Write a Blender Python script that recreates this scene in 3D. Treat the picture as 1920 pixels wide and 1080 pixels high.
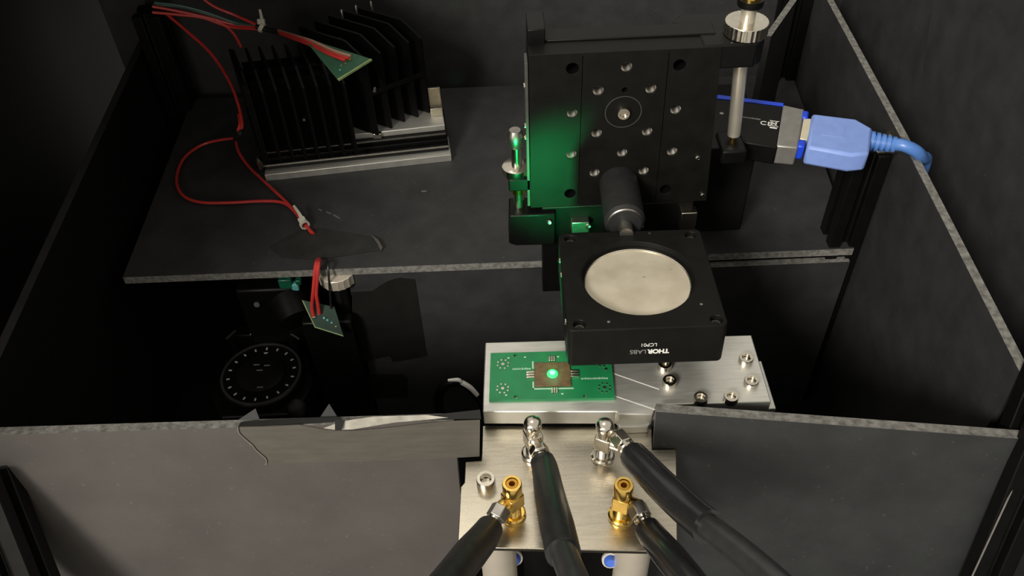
import bpy, bmesh, math, random
from mathutils import Vector, Matrix
random.seed(7)
for o in list(bpy.data.objects):
    bpy.data.objects.remove(o)
S = 0.001                       # everything below is laid out in millimetres
C = bpy.context.scene.collection

# ------------------------------------------------------------------ camera
EYE = Vector((0, 0, 330))
TH, ROLL, FPX = math.radians(45), math.radians(2.4), 1600.0
FWD = Vector((0, math.cos(TH), -math.sin(TH)))
R0 = Vector((1, 0, 0)); U0 = Vector((0, math.sin(TH), math.cos(TH)))
RGT = R0 * math.cos(ROLL) - U0 * math.sin(ROLL)
UPV = U0 * math.cos(ROLL) + R0 * math.sin(ROLL)
cd = bpy.data.cameras.new('camera'); cam = bpy.data.objects.new('camera', cd); C.objects.link(cam)
cd.sensor_width = 36; cd.lens = FPX / 1920 * 36; cd.clip_start = 0.01; cd.clip_end = 20
cam.matrix_world = Matrix.Translation(EYE * S) @ Matrix((RGT, UPV, -FWD)).transposed().to_4x4()
sc = bpy.context.scene; sc.camera = cam

# ------------------------------------------------------------------ world, lamps, exposure
vs = sc.view_settings; vs.view_transform = 'Standard'; vs.look = 'None'; vs.gamma = 1; vs.use_curve_mapping = False
vs.exposure = 0.0
w = bpy.data.worlds.new('room'); sc.world = w; w.use_nodes = True
bg = w.node_tree.nodes['Background']; bg.inputs[0].default_value = (1.0, 0.945, 0.83, 1); bg.inputs[1].default_value = 0.6
def lamp(name, kind, loc, target, power, size=100, color=(1, 1, 1), **kw):
    d = bpy.data.lights.new(name, kind); d.energy = power; d.color = color
    if kind == 'AREA': d.shape = 'DISK'; d.size = size * S
    else: d.shadow_soft_size = size * S
    for k, v in kw.items(): setattr(d, k, v)
    o = bpy.data.objects.new(name, d); C.objects.link(o); o.location = Vector(loc) * S
    o.rotation_euler = (Vector(target) - Vector(loc)).to_track_quat('-Z', 'Y').to_euler()
    return o
ctr0 = (17.9, 258.4)
lamp('ceiling_lamp', 'AREA', (-1826, -2486, 2307), (20, 300, 0), 165, 1150, (1, .95, .86))
lamp('ceiling_lamp', 'AREA', (-150, 700, 1350), (50, 250, 0), 1.7, 460, (1, .94, .84))
lamp('bench_lamp', 'AREA', (-290, -40, 120), (-170, 228, -60), 0.25, 120, (1, .92, .82))
lamp('sample_glow', 'POINT', (ctr0[0], ctr0[1], 19.0), (19, 258, 0), 0.0015, 3, (.05, 1, .35))
lamp('laser_scatter', 'SPOT', (10, 262, 18), (31, 365, 42), 1.7, 4, (.012, 1, .25), spot_size=math.radians(48), spot_blend=1)
lamp('stray_laser', 'SPOT', (-10, 395, 60), (-38.5, 610, -38), 0.12, .5, (.05, 1, .3), spot_size=math.radians(4.2), spot_blend=.9)

# ------------------------------------------------------------------ helpers
def P(px, py, x=None, y=None, z=None, d=None):
    """point of the place seen at a pixel of the photograph, on a given plane (mm)"""
    D = FWD + RGT * ((px - 960) / FPX) - UPV * ((py - 540) / FPX)
    if z is not None: t = (z - EYE.z) / D.z
    elif y is not None: t = y / D.y
    elif x is not None: t = x / D.x
    else: t = d
    return EYE + D * t
def XY(px, py, z): p = P(px, py, z=z); return (p.x, p.y)

def mat(name, col, rough=.5, metal=0, var=.15, scale=200, bump=0, bscale=800, spec=.5, stretch=(1, 1, 1), col2=None, rvar=0,
        speck=None, sscale=900, sth=.72, coat=0, emit=None):
    m = bpy.data.materials.new(name); m.use_nodes = True; n = m.node_tree.nodes; l = m.node_tree.links
    b = n['Principled BSDF']; b.inputs['Roughness'].default_value = rough; b.inputs['Metallic'].default_value = metal
    b.inputs['Specular IOR Level'].default_value = spec; b.inputs['Coat Weight'].default_value = coat
    tc = n.new('ShaderNodeTexCoord'); mp = n.new('ShaderNodeMapping'); mp.inputs['Scale'].default_value = stretch
    l.new(tc.outputs['Object'], mp.inputs['Vector'])
    nz = n.new('ShaderNodeTexNoise'); nz.inputs['Scale'].default_value = scale; nz.inputs['Detail'].default_value = 6
    l.new(mp.outputs['Vector'], nz.inputs['Vector'])
    cr = n.new('ShaderNodeValToRGB'); l.new(nz.outputs['Fac'], cr.inputs['Fac'])
    cr.color_ramp.elements[0].position = .3; cr.color_ramp.elements[1].position = .7
    c2 = col2 or tuple(min(1, c * (1 + var)) for c in col); c1 = col if col2 else tuple(c * (1 - var) for c in col)
    cr.color_ramp.elements[0].color = (*c1, 1); cr.color_ramp.elements[1].color = (*c2, 1)
    out = cr.outputs['Color']
    if speck:
        n2 = n.new('ShaderNodeTexNoise'); n2.inputs['Scale'].default_value = sscale; n2.inputs['Detail'].default_value = 4
        l.new(tc.outputs['Object'], n2.inputs['Vector'])
        r2 = n.new('ShaderNodeValToRGB'); r2.color_ramp.elements[0].position = sth; r2.color_ramp.elements[1].position = sth + .08
        l.new(n2.outputs['Fac'], r2.inputs['Fac'])
        mx = n.new('ShaderNodeMix'); mx.data_type = 'RGBA'; l.new(r2.outputs['Color'], mx.inputs['Factor'])
        l.new(out, mx.inputs['A']); mx.inputs['B'].default_value = (*speck, 1); out = mx.outputs['Result']
    l.new(out, b.inputs['Base Color'])
    if rvar:
        mr = n.new('ShaderNodeMapRange'); mr.inputs['To Min'].default_value = rough - rvar; mr.inputs['To Max'].default_value = rough + rvar
        l.new(nz.outputs['Fac'], mr.inputs['Value']); l.new(mr.outputs['Result'], b.inputs['Roughness'])
    if bump:
        n3 = n.new('ShaderNodeTexNoise'); n3.inputs['Scale'].default_value = bscale; n3.inputs['Detail'].default_value = 3
        l.new(mp.outputs['Vector'], n3.inputs['Vector'])
        bp = n.new('ShaderNodeBump'); bp.inputs['Strength'].default_value = bump; bp.inputs['Distance'].default_value = .0005
        l.new(n3.outputs['Fac'], bp.inputs['Height']); l.new(bp.outputs['Normal'], b.inputs['Normal'])
    if emit:
        b.inputs['Emission Color'].default_value = (*emit[0], 1); b.inputs['Emission Strength'].default_value = emit[1]
    return m
M = {
 'board': mat('black_foam_board', (.029, .029, .0298), .65, var=.22, scale=60, bump=.15, bscale=1500, spec=.35, speck=(.05, .05, .048), sscale=420, sth=.66),
 'board_dim': mat('dimly_lit_foam_board', (.025, .0265, .0275), .55, var=.2, scale=50, bump=.15, bscale=1500, spec=.4, speck=(.048, .049, .048), sscale=420, sth=.66),  # weaker light on the right front board put into this darker colour
 'board_lit': mat('brightly_lit_foam_board', (.074, .067, .063), .55, var=.10, scale=40, bump=.15, bscale=1500, spec=.4, speck=(.10, .094, .09), sscale=420, sth=.66),  # stronger light on the left front board put into this paler colour
 'core': mat('grey_foam_core', (.17, .165, .15), .9, var=.45, scale=330, bump=.5, bscale=900),
 'black': mat('black_anodised_metal', (.004, .004, .0037), .4, var=.15, spec=.18, rvar=.06, scale=120),
 'black_face': mat('matte_black_anodised_metal', (.0062, .0062, .0053), .5, var=.2, spec=.14, rvar=.06, scale=120),
 'deep': mat('flat_black', (.004, .004, .004), .75, var=.2, spec=.2),
 'fin': mat('black_heat_sink_anodising', (.004, .004, .004), .5, var=.2, spec=.12),
 'nickel': mat('brushed_nickel', (.52, .475, .385), .27, 1, var=.08, scale=60, stretch=(1, 14, 1), rvar=.05, bump=.03),
 'alu': mat('machined_aluminium', (.70, .69, .64), .42, .8, var=.08, scale=90, stretch=(1, 9, 1), rvar=.08, bump=.05),
 'steel': mat('bright_steel', (.72, .67, .58), .2, 1, var=.08, scale=300),
 'dull': mat('dull_steel', (.38, .36, .33), .38, 1, var=.15, scale=300),
 'silver_post': mat('satin_steel_post', (.80, .72, .60), .36, .55, var=.05, scale=100),
 'gold': mat('gold_plating', (.90, .60, .16), .2, 1, var=.1, scale=300),
 'gold_in': mat('gold_socket', (.55, .30, .05), .4, 1, var=.1, scale=300),
 'rubber': mat('black_heat_shrink', (.016, .016, .016), .42, var=.3, scale=250, bump=.25, bscale=300, spec=.5),
 'gloss': mat('glossy_black_heat_shrink', (.017, .017, .018), .24, var=.15, scale=200, spec=.6, bump=.08, bscale=250),
 'cable': mat('dark_grey_cable_jacket', (.03, .03, .03), .34, var=.15, scale=200, spec=.6),
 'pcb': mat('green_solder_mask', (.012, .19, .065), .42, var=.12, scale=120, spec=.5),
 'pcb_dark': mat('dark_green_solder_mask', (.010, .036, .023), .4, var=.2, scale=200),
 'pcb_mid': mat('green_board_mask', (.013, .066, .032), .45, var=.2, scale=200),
 'pcb_edge': mat('bare_board_edge', (.22, .30, .12), .7, var=.2),
 'die': mat('brown_chip_package', (.14, .075, .035), .4, var=.25, scale=400),
 'pad': mat('tinned_pad', (.78, .70, .58), .3, 1, var=.2, scale=900),
 'silk': mat('white_silkscreen', (.42, .62, .47), .6, var=.1),
 'white': mat('white_print', (.75, .74, .70), .6, var=.05),
 'grey_print': mat('grey_print', (.20, .20, .19), .6, var=.05),
 'nylon_dim': mat('faded_pink_insulation', (.30, .16, .11), .5),
 'tape_soft': mat('worn_black_tape', (.022, .022, .021), .55, var=.25, scale=80, spec=.3, bump=.2, bscale=150),
 'lip_and_highlight': mat('frayed_tape_and_highlight', (.16, .15, .13), .6),
 'strip': mat('dull_side_strip', (.06, .06, .052), .5),
 'glow_core': mat('bright_sample_core', (.3, .8, .5), .5, emit=((.32, 1, .55), 1.1)),
 'post': mat('grey_black_post', (.020, .020, .020), .5, spec=.3),
 'shaft': mat('satin_shaft_steel', (.66, .61, .51), .4, .7, var=.05, scale=100),
 'scuff': mat('pale_scuff', (.10, .10, .095), .8),
 'rim': mat('worn_black_rim', (.035, .035, .033), .4, spec=.4),
 'mark': mat('pale_dial_print', (.55, .54, .5), .6),
 'ring_line': mat('worn_anodising', (.05, .05, .045), .5),
 'glow': mat('glowing_green_sample', (.05, .6, .2), .5, var=.05, emit=((.05, 1, .22), .62)),
 'red': mat('red_wire_insulation', (.50, .035, .03), .4, var=.1, scale=100, spec=.5),
 'green_wire': mat('grey_green_wire_insulation', (.035, .085, .07), .4, var=.1, scale=100),
 'black_wire': mat('black_wire_insulation', (.01, .01, .01), .4, var=.1, scale=100),
 'nylon': mat('white_nylon', (.52, .48, .40), .5, var=.1, scale=300),
 'blue': mat('pale_blue_plastic', (.22, .33, .72), .45, var=.05, scale=200, spec=.5),
 'blue_cable': mat('blue_cable_jacket', (.09, .22, .58), .35, var=.08, scale=200, spec=.6),
 'deep_blue': mat('royal_blue_plastic', (.012, .06, .65), .35, var=.05),
 'blue_dark': mat('blue_plastic', (.06, .14, .58), .4, var=.1),
 'mirror': mat('mirror_with_ceiling_tone', (.62, .55, .42), .42, .45, scale=70, col2=(.78, .71, .57), rvar=.08, speck=(.45, .39, .29), sscale=420, sth=.68),  # mottled beige of the reflected ceiling put into the mirror's colour
 'tape': mat('lit_black_cloth_tape', (.082, .074, .062), .42, var=.12, scale=60, stretch=(1, 1, 6), spec=.5, bump=.12, bscale=200),  # black tape lightened to taupe to carry the light falling on it
 'tape_back': mat('shiny_tape_underside', (.37, .35, .30), .35, var=.3, scale=150, bump=.3, bscale=150),
 'tape_black': mat('black_tape', (.010, .010, .009), .5, var=.2, scale=80, spec=.4, bump=.2, bscale=150),
 'usb_grey': mat('grey_metal_shell', (.30, .29, .27), .45, .6, var=.1),
 'usb_metal': mat('cream_connector_metal', (.75, .68, .50), .4, .4, var=.05),
 'emerald': mat('green_laser_lit', (.008, .085, .045), .3, var=.3, scale=300),
 'teal': mat('pale_teal_part', (.12, .42, .40), .4, var=.2, scale=300),
}

def frame(o, zdir, xdir=None):
    z = Vector(zdir).normalized(); x = Vector(xdir) if xdir else (Vector((1, 0, 0)) if abs(z.x) < .9 else Vector((0, 1, 0)))
    x = (x - z * x.dot(z)).normalized(); y = z.cross(x)
    return Matrix.Translation(Vector(o)) @ Matrix((x, y, z)).transposed().to_4x4()
class G:
    """collects solids in millimetres"""
    def __init__(s): s.bm = bmesh.new(); s.mi = 0
    def _done(s, n0):
        s.bm.faces.ensure_lookup_table()
        for f in s.bm.faces[n0:]: f.material_index = s.mi
        return s
    def box(s, lo, hi, m=None):
        n0 = len(s.bm.faces); lo, hi = Vector(lo), Vector(hi); c = (lo + hi) / 2; d = hi - lo
        mm = Matrix.Translation(c) @ Matrix.Diagonal((*d, 1))
        bmesh.ops.create_cube(s.bm, size=1, matrix=(m @ mm) if m else mm); return s._done(n0)
    def lathe(s, prof, m=None, seg=32, closed=False):
        """prof: (r, z) pairs turned round the z axis of m"""
        n0 = len(s.bm.faces); m = m or Matrix(); rings = []
        for r, z in prof:
            if r < 1e-6: rings.append([s.bm.verts.new(m @ Vector((0, 0, z)))])
            else: rings.append([s.bm.verts.new(m @ Vector((r * math.cos(2 * math.pi * k / seg), r * math.sin(2 * math.pi * k / seg), z))) for k in range(seg)])
        pr = list(zip(rings, rings[1:])) + ([(rings[-1], rings[0])] if closed else [])
        for a, b in pr:
            for k in range(seg):
                q = [a[k % len(a)], a[(k + 1) % len(a)], b[(k + 1) % len(b)], b[k % len(b)]]
                u = []
                for v in q:
                    if v not in u: u.append(v)
                if len(u) > 2: s.bm.faces.new(u)
        return s._done(n0)
    def cyl(s, a, b, r, r2=None, seg=24):
        a, b = Vector(a), Vector(b); h = (b - a).length; r2 = r if r2 is None else r2
        return s.lathe([(0, 0), (r, 0), (r2, h), (0, h)], frame(a, b - a), seg)
    def prism(s, pts, h, m=None, holes=()):
        """flat outline (with round or polygonal holes) in the xy plane of m, extruded by h along its z"""
        n0 = len(s.bm.faces); m = m or Matrix(); ed = []
        for loop in [pts] + list(holes):
            vs_ = [s.bm.verts.new(m @ Vector((p[0], p[1], 0))) for p in loop]
            ed += [s.bm.edges.new((vs_[k], vs_[(k + 1) % len(vs_)])) for k in range(len(vs_))]
        if holes:
            r = bmesh.ops.triangle_fill(s.bm, use_beauty=True, edges=ed)
            fs = [g for g in r['geom'] if isinstance(g, bmesh.types.BMFace)]
        else: fs = [s.bm.faces.new([e.verts[0] for e in ed])] if False else [s.bm.faces.new(vs_)]
        ex = bmesh.ops.extrude_face_region(s.bm, geom=fs)
        d = m.to_3x3() @ Vector((0, 0, h))
        bmesh.ops.translate(s.bm, vec=d, verts=[v for v in ex['geom'] if isinstance(v, bmesh.types.BMVert)])
        return s._done(n0)
    def slab(s, pts, t):
        """3D polygon thickened by t against its normal"""
        pts = [Vector(p) for p in pts]; n = Vector()
        for i in range(len(pts)):
            n += (pts[i] - pts[0]).cross(pts[(i + 1) % len(pts)] - pts[0])
        n.normalize()
        if n.dot(EYE - pts[0]) < 0: n = -n
        n0 = len(s.bm.faces); a = [s.bm.verts.new(p) for p in pts]; b = [s.bm.verts.new(p - n * t) for p in pts]
        s.bm.faces.new(a); s.bm.faces.new(b[::-1])
        for k in range(len(a)): s.bm.faces.new((a[k], a[(k + 1) % len(a)], b[(k + 1) % len(a)], b[k]))
        return s._done(n0)
    def tube(s, pts, r, seg=10, smooth=6, cap=True):
        pts = [Vector(p) for p in pts]; n0 = len(s.bm.faces)
        rr = list(r) if isinstance(r, (list, tuple)) else [r] * len(pts)
        path, rad = [], []
        for i in range(len(pts) - 1):
            p0, p1, p2, p3 = pts[max(i - 1, 0)], pts[i], pts[i + 1], pts[min(i + 2, len(pts) - 1)]
            for k in range(smooth):
                t = k / smooth
                path.append(.5 * (2 * p1 + (p2 - p0) * t + (2 * p0 - 5 * p1 + 4 * p2 - p3) * t * t + (3 * p1 - p0 - 3 * p2 + p3) * t ** 3))
                rad.append(rr[i] + (rr[i + 1] - rr[i]) * t)
        path.append(pts[-1]); rad.append(rr[-1]); rings = []; x = None
        for i, p in enumerate(path):
            d = (path[min(i + 1, len(path) - 1)] - path[max(i - 1, 0)]).normalized()
            if x is None: x = d.orthogonal()
            x = (x - d * x.dot(d)).normalized(); y = d.cross(x)
            rings.append([s.bm.verts.new(p + (x * math.cos(2 * math.pi * k / seg) + y * math.sin(2 * math.pi * k / seg)) * rad[i]) for k in range(seg)])
        for a, b in zip(rings, rings[1:]):
            for k in range(seg): s.bm.faces.new((a[k], a[(k + 1) % seg], b[(k + 1) % seg], b[k]))
        if cap: s.bm.faces.new(rings[0][::-1]); s.bm.faces.new(rings[-1])
        return s._done(n0)
def circ(x, y, r, n=20): return [(x + r * math.cos(2 * math.pi * k / n), y + r * math.sin(2 * math.pi * k / n)) for k in range(n)]
def rrect(x0, y0, x1, y1, r, n=5):
    o = []
    for cx, cy, a in ((x1 - r, y1 - r, 0), (x0 + r, y1 - r, 90), (x0 + r, y0 + r, 180), (x1 - r, y0 + r, 270)):
        o += [(cx + r * math.cos(math.radians(a + 90 * k / n)), cy + r * math.sin(math.radians(a + 90 * k / n))) for k in range(n + 1)]
    return o
def base(o):
    p = Vector()
    while o is not None: p += o.location; o = o.parent
    return p
def obj(name, g, m, parent=None, org=None, bevel=0, smooth=True, label=None, ang=35):
    """links the solids of g as one mesh object; coordinates are world millimetres"""
    bmesh.ops.recalc_face_normals(g.bm, faces=g.bm.faces)
    if org is None and parent is None:
        xs = [v.co for v in g.bm.verts]
        org = (sum(v.x for v in xs) / len(xs), sum(v.y for v in xs) / len(xs), min(v.z for v in xs))
    off = base(parent) / S if parent else Vector(org)
    me = bpy.data.meshes.new(name)
    for v in g.bm.verts: v.co = (v.co - off) * S
    g.bm.to_mesh(me); g.bm.free()
    for q in (m if isinstance(m, (list, tuple)) else [m]): me.materials.append(M[q])
    if smooth:
        me.shade_smooth(); me.set_sharp_from_angle(angle=math.radians(ang))
    o = bpy.data.objects.new(name, me); C.objects.link(o)
    if parent: o.parent = parent
    else: o.location = off * S
    if bevel:
        b = o.modifiers.new('bevel', 'BEVEL'); b.width = bevel * S; b.segments = 2; b.limit_method = 'ANGLE'; b.angle_limit = math.radians(40)
    if label: o['label'] = label
    return o
def tag(o, label, cat, group=None, kind=None):
    o['label'] = label; o['category'] = cat
    if group: o['group'] = group
    if kind: o['kind'] = kind
    return o
def thing(name, loc, label, cat, group=None):
    o = bpy.data.objects.new(name, None); C.objects.link(o); o.location = Vector(loc) * S; o.empty_display_size = .01
    return tag(o, label, cat, group)
def struct(name, g, m, label=None, **kw):
    o = obj(name, g, m, **kw); o['kind'] = 'structure'
    if label: o['label'] = label
    return o
def dup(src, parent, loc, rot=None):
    c = src.copy(); C.objects.link(c); c.parent = parent; c.location = Vector(loc) * S
    if rot: c.rotation_euler = rot
    return c

# ------------------------------------------------------------------ setting: the dark box
def board(g, corners, t, core=1):
    """foam board: paper faces in slot 0, foam edges in slot 1"""
    g.slab(corners, t); g.bm.faces.ensure_lookup_table()
    n = len(corners)
    for f in g.bm.faces[-n:]: f.material_index = core
    return g
struct('floor', G().box((-460, -60, -212), (460, 720, -200)), 'deep')
board_l = board(G(), [(-240, 230, 21), (-28.6, 227.2, 21), (-28.6, 171.2, -259), (-240, 174, -259)], 5)
struct('wall_front_left', board_l, ['board_lit', 'core'], 'foam board wall coloured brightly lit taupe left of the nickel plate')
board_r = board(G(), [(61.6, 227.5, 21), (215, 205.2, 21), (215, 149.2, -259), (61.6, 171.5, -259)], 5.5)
struct('wall_front_right', board_r, ['board_dim', 'core'], 'foam board wall coloured dimly lit grey right of the nickel plate')
wr = board(G(), [(215.5, 226, 40), (225, 397, 40), (233, 600, 40), (233, 600, -200), (225, 397, -200), (215.5, 226, -200)], 4.5)
wr.bm.faces.ensure_lookup_table(); wr.bm.faces[-1].material_index = 0
struct('wall_right', wr, ['board', 'core'], 'black foam board side wall with scuffed grey top edge')
wl = board(G(), [(-259, 240, 6), (-271, 600, 12), (-271, 600, -200), (-259, 240, -200)], 5)
struct('wall_left', wl, ['deep', 'board'])
struct('wall_back', G().box((-300, 612, -200), (300, 618, 150)), 'board')
sA, sB = P(1750, 0, x=262), P(1712, 250, x=262)
k_ = (sB.y - sA.y) / (sB.z - sA.z); yt, yb = sA.y + k_ * (200 - sA.z), sA.y + k_ * (-200 - sA.z)
struct('wall_outer_right', G().prism([(60, 200), (60, -200), (yb - .4, -200), (yt - .4, 200)], 5, frame((262, 0, 0), (1, 0, 0), (0, 1, 0))), 'board')
struct('wall_outer_right.001', G().prism([(yb + .4, -200), (720, -200), (720, 200), (yt + .4, 200)], 5, frame((262.8, 0, 0), (1, 0, 0), (0, 1, 0))), 'board')
struct('wall_outer_left', G().box((-345, 50, -200), (-340, 720, 345)), 'deep')  # outer wall raised beyond view to shade the left interior
struct('shade_flap', G().slab([(-345, 270, 216), (-125, 270, 216), (-125, 720, 16), (-345, 720, 16)], -4), 'board')  # added lid, never in view, keeps the left back of the box dark

def extrusion(name, a, b, side=20, xdir=(1, 0, 0), slot=5.5, deep=5):
    a, b = Vector(a), Vector(b); h = side / 2; s = slot / 2
    q = [(-h, -h), (-s, -h), (-s, -h + deep), (s, -h + deep), (s, -h), (h, -h), (h, -s), (h - deep, -s), (h - deep, s), (h, s),
         (h, h), (s, h), (s, h - deep), (-s, h - deep), (-s, h), (-h, h), (-h, s), (-h + deep, s), (-h + deep, -s), (-h, -s)]
    return struct(name, G().prism(q, (b - a).length, frame(a, b - a, xdir)), 'black', bevel=.5)
extrusion('trim_1', (222, 600, -200), (222, 600, 140))
extrusion('trim_2', (-257, 592, -200), (-257, 592, 40))
extrusion('trim_3', (211.5, 404, -200), (211.5, 404, 30))
e1, e2 = P(1905, 825, y=205.6), P(1800, 1080, y=184)
dv = (e2 - e1).normalized()
t4 = extrusion('trim_4', e1 + Vector((10.5, 4, 0)) + dv * 190, e1 + Vector((10.5, 4, 0)) - dv * 32)
f1, f2 = P(2, 930, y=212), P(62, 1080, y=190)
dv = (f2 - f1).normalized()
obj('edge_highlight', G().tube([P(1921, 868, y=198.9), P(1823, 1080, y=177.3), P(1790, 1150, y=170)], .4, 6, 2), 'lip_and_highlight', t4)  # pale line painted in for the light along the post's slot edge
extrusion('trim_5', f1 + Vector((-10.5, 8.5, 0)) + dv * 150, f1 + Vector((-10.5, 8.5, 0)) - dv * 4)
tx6 = P(1903, 730, y=226)
extrusion('trim_6', (tx6.x + 10.5, 216, -200), (tx6.x + 10.5, 216, 120))

# shelf and the panels below it
sh = obj('shelf_board', board(G(), [(-246, 394, -40), (217, 392.5, -40), (232, 600, -40), (-250, 600, -40)], 5.5), ['board', 'core'])
for q in (((598, 391), (604, 394), (603, 396), (596, 393)), ((626, 401), (637, 408), (638, 411), (624, 404)), ((790, 357), (800, 357), (799, 360), (791, 360)), ((612, 396), (622, 400), (621, 402), (611, 398))):
    obj('scuff_mark', G().slab([P(a, b, z=-39.9) for a, b in q], .08), 'scuff', sh)
tag(sh, 'wide black foam board shelf carrying the heat sinks', 'shelf')
pl_ = P(655, 530, y=396).x
struct('wall_lower_left', G().box((pl_, 394.5, -200), (90, 399.5, -45.6)), 'board')
struct('wall_lower_right', board(G(), [(90.4, 391, -50), (216.5, 391, -50), (216.5, 391, -200), (90.4, 391, -200)], 5), ['board', 'core'], 'black foam board panel under the shelf on the right')
g = G(); g.prism([XY(1433, 68, 45), XY(1446, 68, 45), XY(1494, 0, 45), XY(1481, 0, 45)], 84.5, Matrix.Translation((0, 0, -39.5)))
g.bm.normal_update()
for f in g.bm.faces: f.material_index = 1 if abs(f.normal.z) > .9 else 0
bb = obj('offcut_board', g, ['board', 'core']); tag(bb, 'upright black foam board offcut with pale top edge behind the top knob', 'board')

# ------------------------------------------------------------------ nickel plate and its posts
NPt = [XY(905, 798, 0), XY(903, 864, 0), XY(873, 866, 0), XY(871, 905, 0), XY(864, 913, 0), XY(858, 1026, 0), XY(1270, 1035, 0), XY(1268, 842, 0), XY(1223, 843, 0), XY(1222, 800, 0)]
npl = thing('connector_plate', (20, 200, -2.5), 'brushed nickel plate carrying four coax tees in front', 'plate')
holes = [circ(x, y, 2.6) for x, y in (XY(963, 965, 0), XY(1163, 968, 0), XY(1000, 852, 0), XY(1130, 856, 0))]
obj('plate', G().prism([(x, y) for x, y in NPt], 2.5, Matrix.Translation((0, 0, -2.5)), holes), 'nickel', npl, bevel=.3)
def cap_screw(parent, x, y, z, r, h, name='cap_screw', m='steel', tilt=None):
    g = G(); mm = frame((x, y, z), tilt or (0, 0, 1))
    g.lathe([(0, 0), (r, 0), (r, h * .85), (r * .93, h), (r * .62, h), (r * .62, h * .45)], mm, 24)
    g.lathe([(r * .62, h * .45), (0, h * .45)], mm, 6)
    return obj(name, g, m, parent)
x, y = XY(912, 912, 0); cap_screw(npl, x, y, 0, 4.2, 6.5)
for px, lab in ((936, 'left'), (1185, 'right')):
    p = P(px, 1062, y=184)
    o = obj('support_post', G().lathe([(0, -200), (8, -200), (8, -3.2), (7.2, -2.5), (0, -2.5)], Matrix.Translation((p.x, 186, 0)), 32), 'silver_post')
    tag(o, 'satin steel post under the %s front of the nickel plate' % lab, 'post', 'posts under the nickel plate')
for px, py, lab in ((964, 1046, 'left'), (1144, 1050, 'right')):
    p = P(px, py, y=188); t = thing('wire_clip', p + Vector((0, 0, -3)), 'small blue wire clip hanging below the nickel plate at the %s post' % lab, 'clip', 'blue clips under the nickel plate')
    obj('body', G().lathe([(0, -3), (2.6, -3), (3, -1), (3, 1.5), (2, 3), (0, 3)], frame(p, (0, -1, .6)), 16), 'blue_dark', t)
    obj('collar', G().lathe([(3, -1), (3.9, -1), (3.9, .6), (3, .6)], frame(p, (0, -1, .6)), 16, True), 'nylon', t)
    obj('wire', G().tube([p + Vector((0, 2, 2)), p + Vector((.4, 3, 7)), (p.x + .5, p.y + 3, -2.6)], .8), 'nylon', t)

# ------------------------------------------------------------------ coax tees and cables
def hexpr(r): return [(r * math.cos(math.pi / 3 * k), r * math.sin(math.pi / 3 * k)) for k in range(6)]
def tee(px, py, port, m, label, open_top=True):
    x, y = XY(px, py, 0); t = thing('coax_tee', (x, y, 0), label, 'connector', 'coax tees on the nickel plate')
    Z = Matrix.Translation((x, y, 0))
    obj('flange', G().lathe([(0, 0), (5.2, 0), (5.4, .5), (5.4, 1.6), (4.6, 2.2), (0, 2.2)], Z, 32), m, t)
    g = G(); prof = [(3.4, 2.2)]
    for k in range(6): prof += [(3.4, 2.4 + k), (2.9, 2.8 + k)]
    g.lathe(prof + [(3.2, 8.6), (0, 8.6)], Z, 24); obj('threaded_barrel', g, m, t)
    d = Vector((port[0], port[1], 0)).normalized()
    g = G(); f = frame((x, y, 0), (0, 0, 1), d); g.box((-3.5, -3.6, 8.4), (3.7, 3.6, 17), f); obj('body', g, m, t, bevel=.5)
    if open_top:
        g = G(); g.lathe([(3.5, 17), (3.5, 18), (4.1, 18.4), (4.1, 24.3), (3.8, 25), (2.7, 25), (2.6, 20), (0, 20)], Z, 28); obj('socket', g, m, t)
        obj('socket_lining', G().lathe([(2.4, 24.6), (1.3, 24.6), (1.3, 20.3), (0, 20.3)], Z, 24), 'gold_in', t)
    else:
        g = G(); g.lathe([(3.3, 17), (3.4, 21), (4.0, 21.4), (4.2, 23.2), (3.8, 24.8), (2.6, 25.9), (0, 26.3)], Z, 28); obj('dome_cap', g, m, t)
    obj('side_port', G().cyl(Vector((x, y, 12.7)) + d * 3, Vector((x, y, 12.7)) + d * 7.5, 3.0), m, t)
    return Vector((x, y, 12.7)), d
def cable(name_label, start, d, nutm, shrink, rs, cord, rc, shm='rubber', nutlen=8):
    t = thing('coax_cable', start, name_label, 'cable', 'coax cables on the nickel plate')
    # the connector leaves the tee along d, then the sleeve follows
    first = shrink[0]; a = start + d * 6
    ax = (first - a); L = ax.length; ax.normalize()
    g = G(); f = frame(a, ax); g.prism(hexpr(4.5), min(nutlen, L * .55), f); obj('coupling_nut', g, nutm, t, bevel=.4)
    g = G(); g.lathe([(3.6, min(nutlen, L * .55) - .2), (3.6, L * .66), (3.1, L * .7), (3.1, L + 1)], f, 20); obj('ferrule', g, 'steel', t)
    obj('heat_shrink', G().tube(shrink, rs, 20), shm, t)
    obj('cord', G().tube(cord, rc, 18), 'cable', t)
    return t
a, d = tee(963, 965, (-.75, -.6), 'gold', 'gold coax tee at the front left of the nickel plate')
cable('coax cable in matte black sleeve running down left from the left gold tee', a, d, 'dull',
      [P(918, 990, d=352), P(905, 1010, d=344), P(880, 1040, d=330), P(850, 1078, d=312), P(815, 1120, d=296)], [5.7, 6.4, 6.8, 6.6, 6.4],
      [P(815, 1120, d=296), P(770, 1180, d=280)], [4.6, 4.6])
a, d = tee(1163, 968, (.75, -.35), 'gold', 'gold coax tee at the front right of the nickel plate')
cable('coax cable in black sleeve running down right from the right gold tee', a, d, 'dull',
      [P(1213, 990, d=348), P(1226, 1008, d=342), P(1258, 1046, d=324), P(1290, 1085, d=308), P(1325, 1130, d=294)], [5.3, 5.8, 6.2, 6.0, 5.6],
      [P(1325, 1130, d=294), P(1370, 1190, d=280)], [4.4, 4.4], 'gloss')
a, d = tee(1000, 852, (.35, -.9), 'steel', 'bright steel coax tee at the back left of the nickel plate', False)
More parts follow.
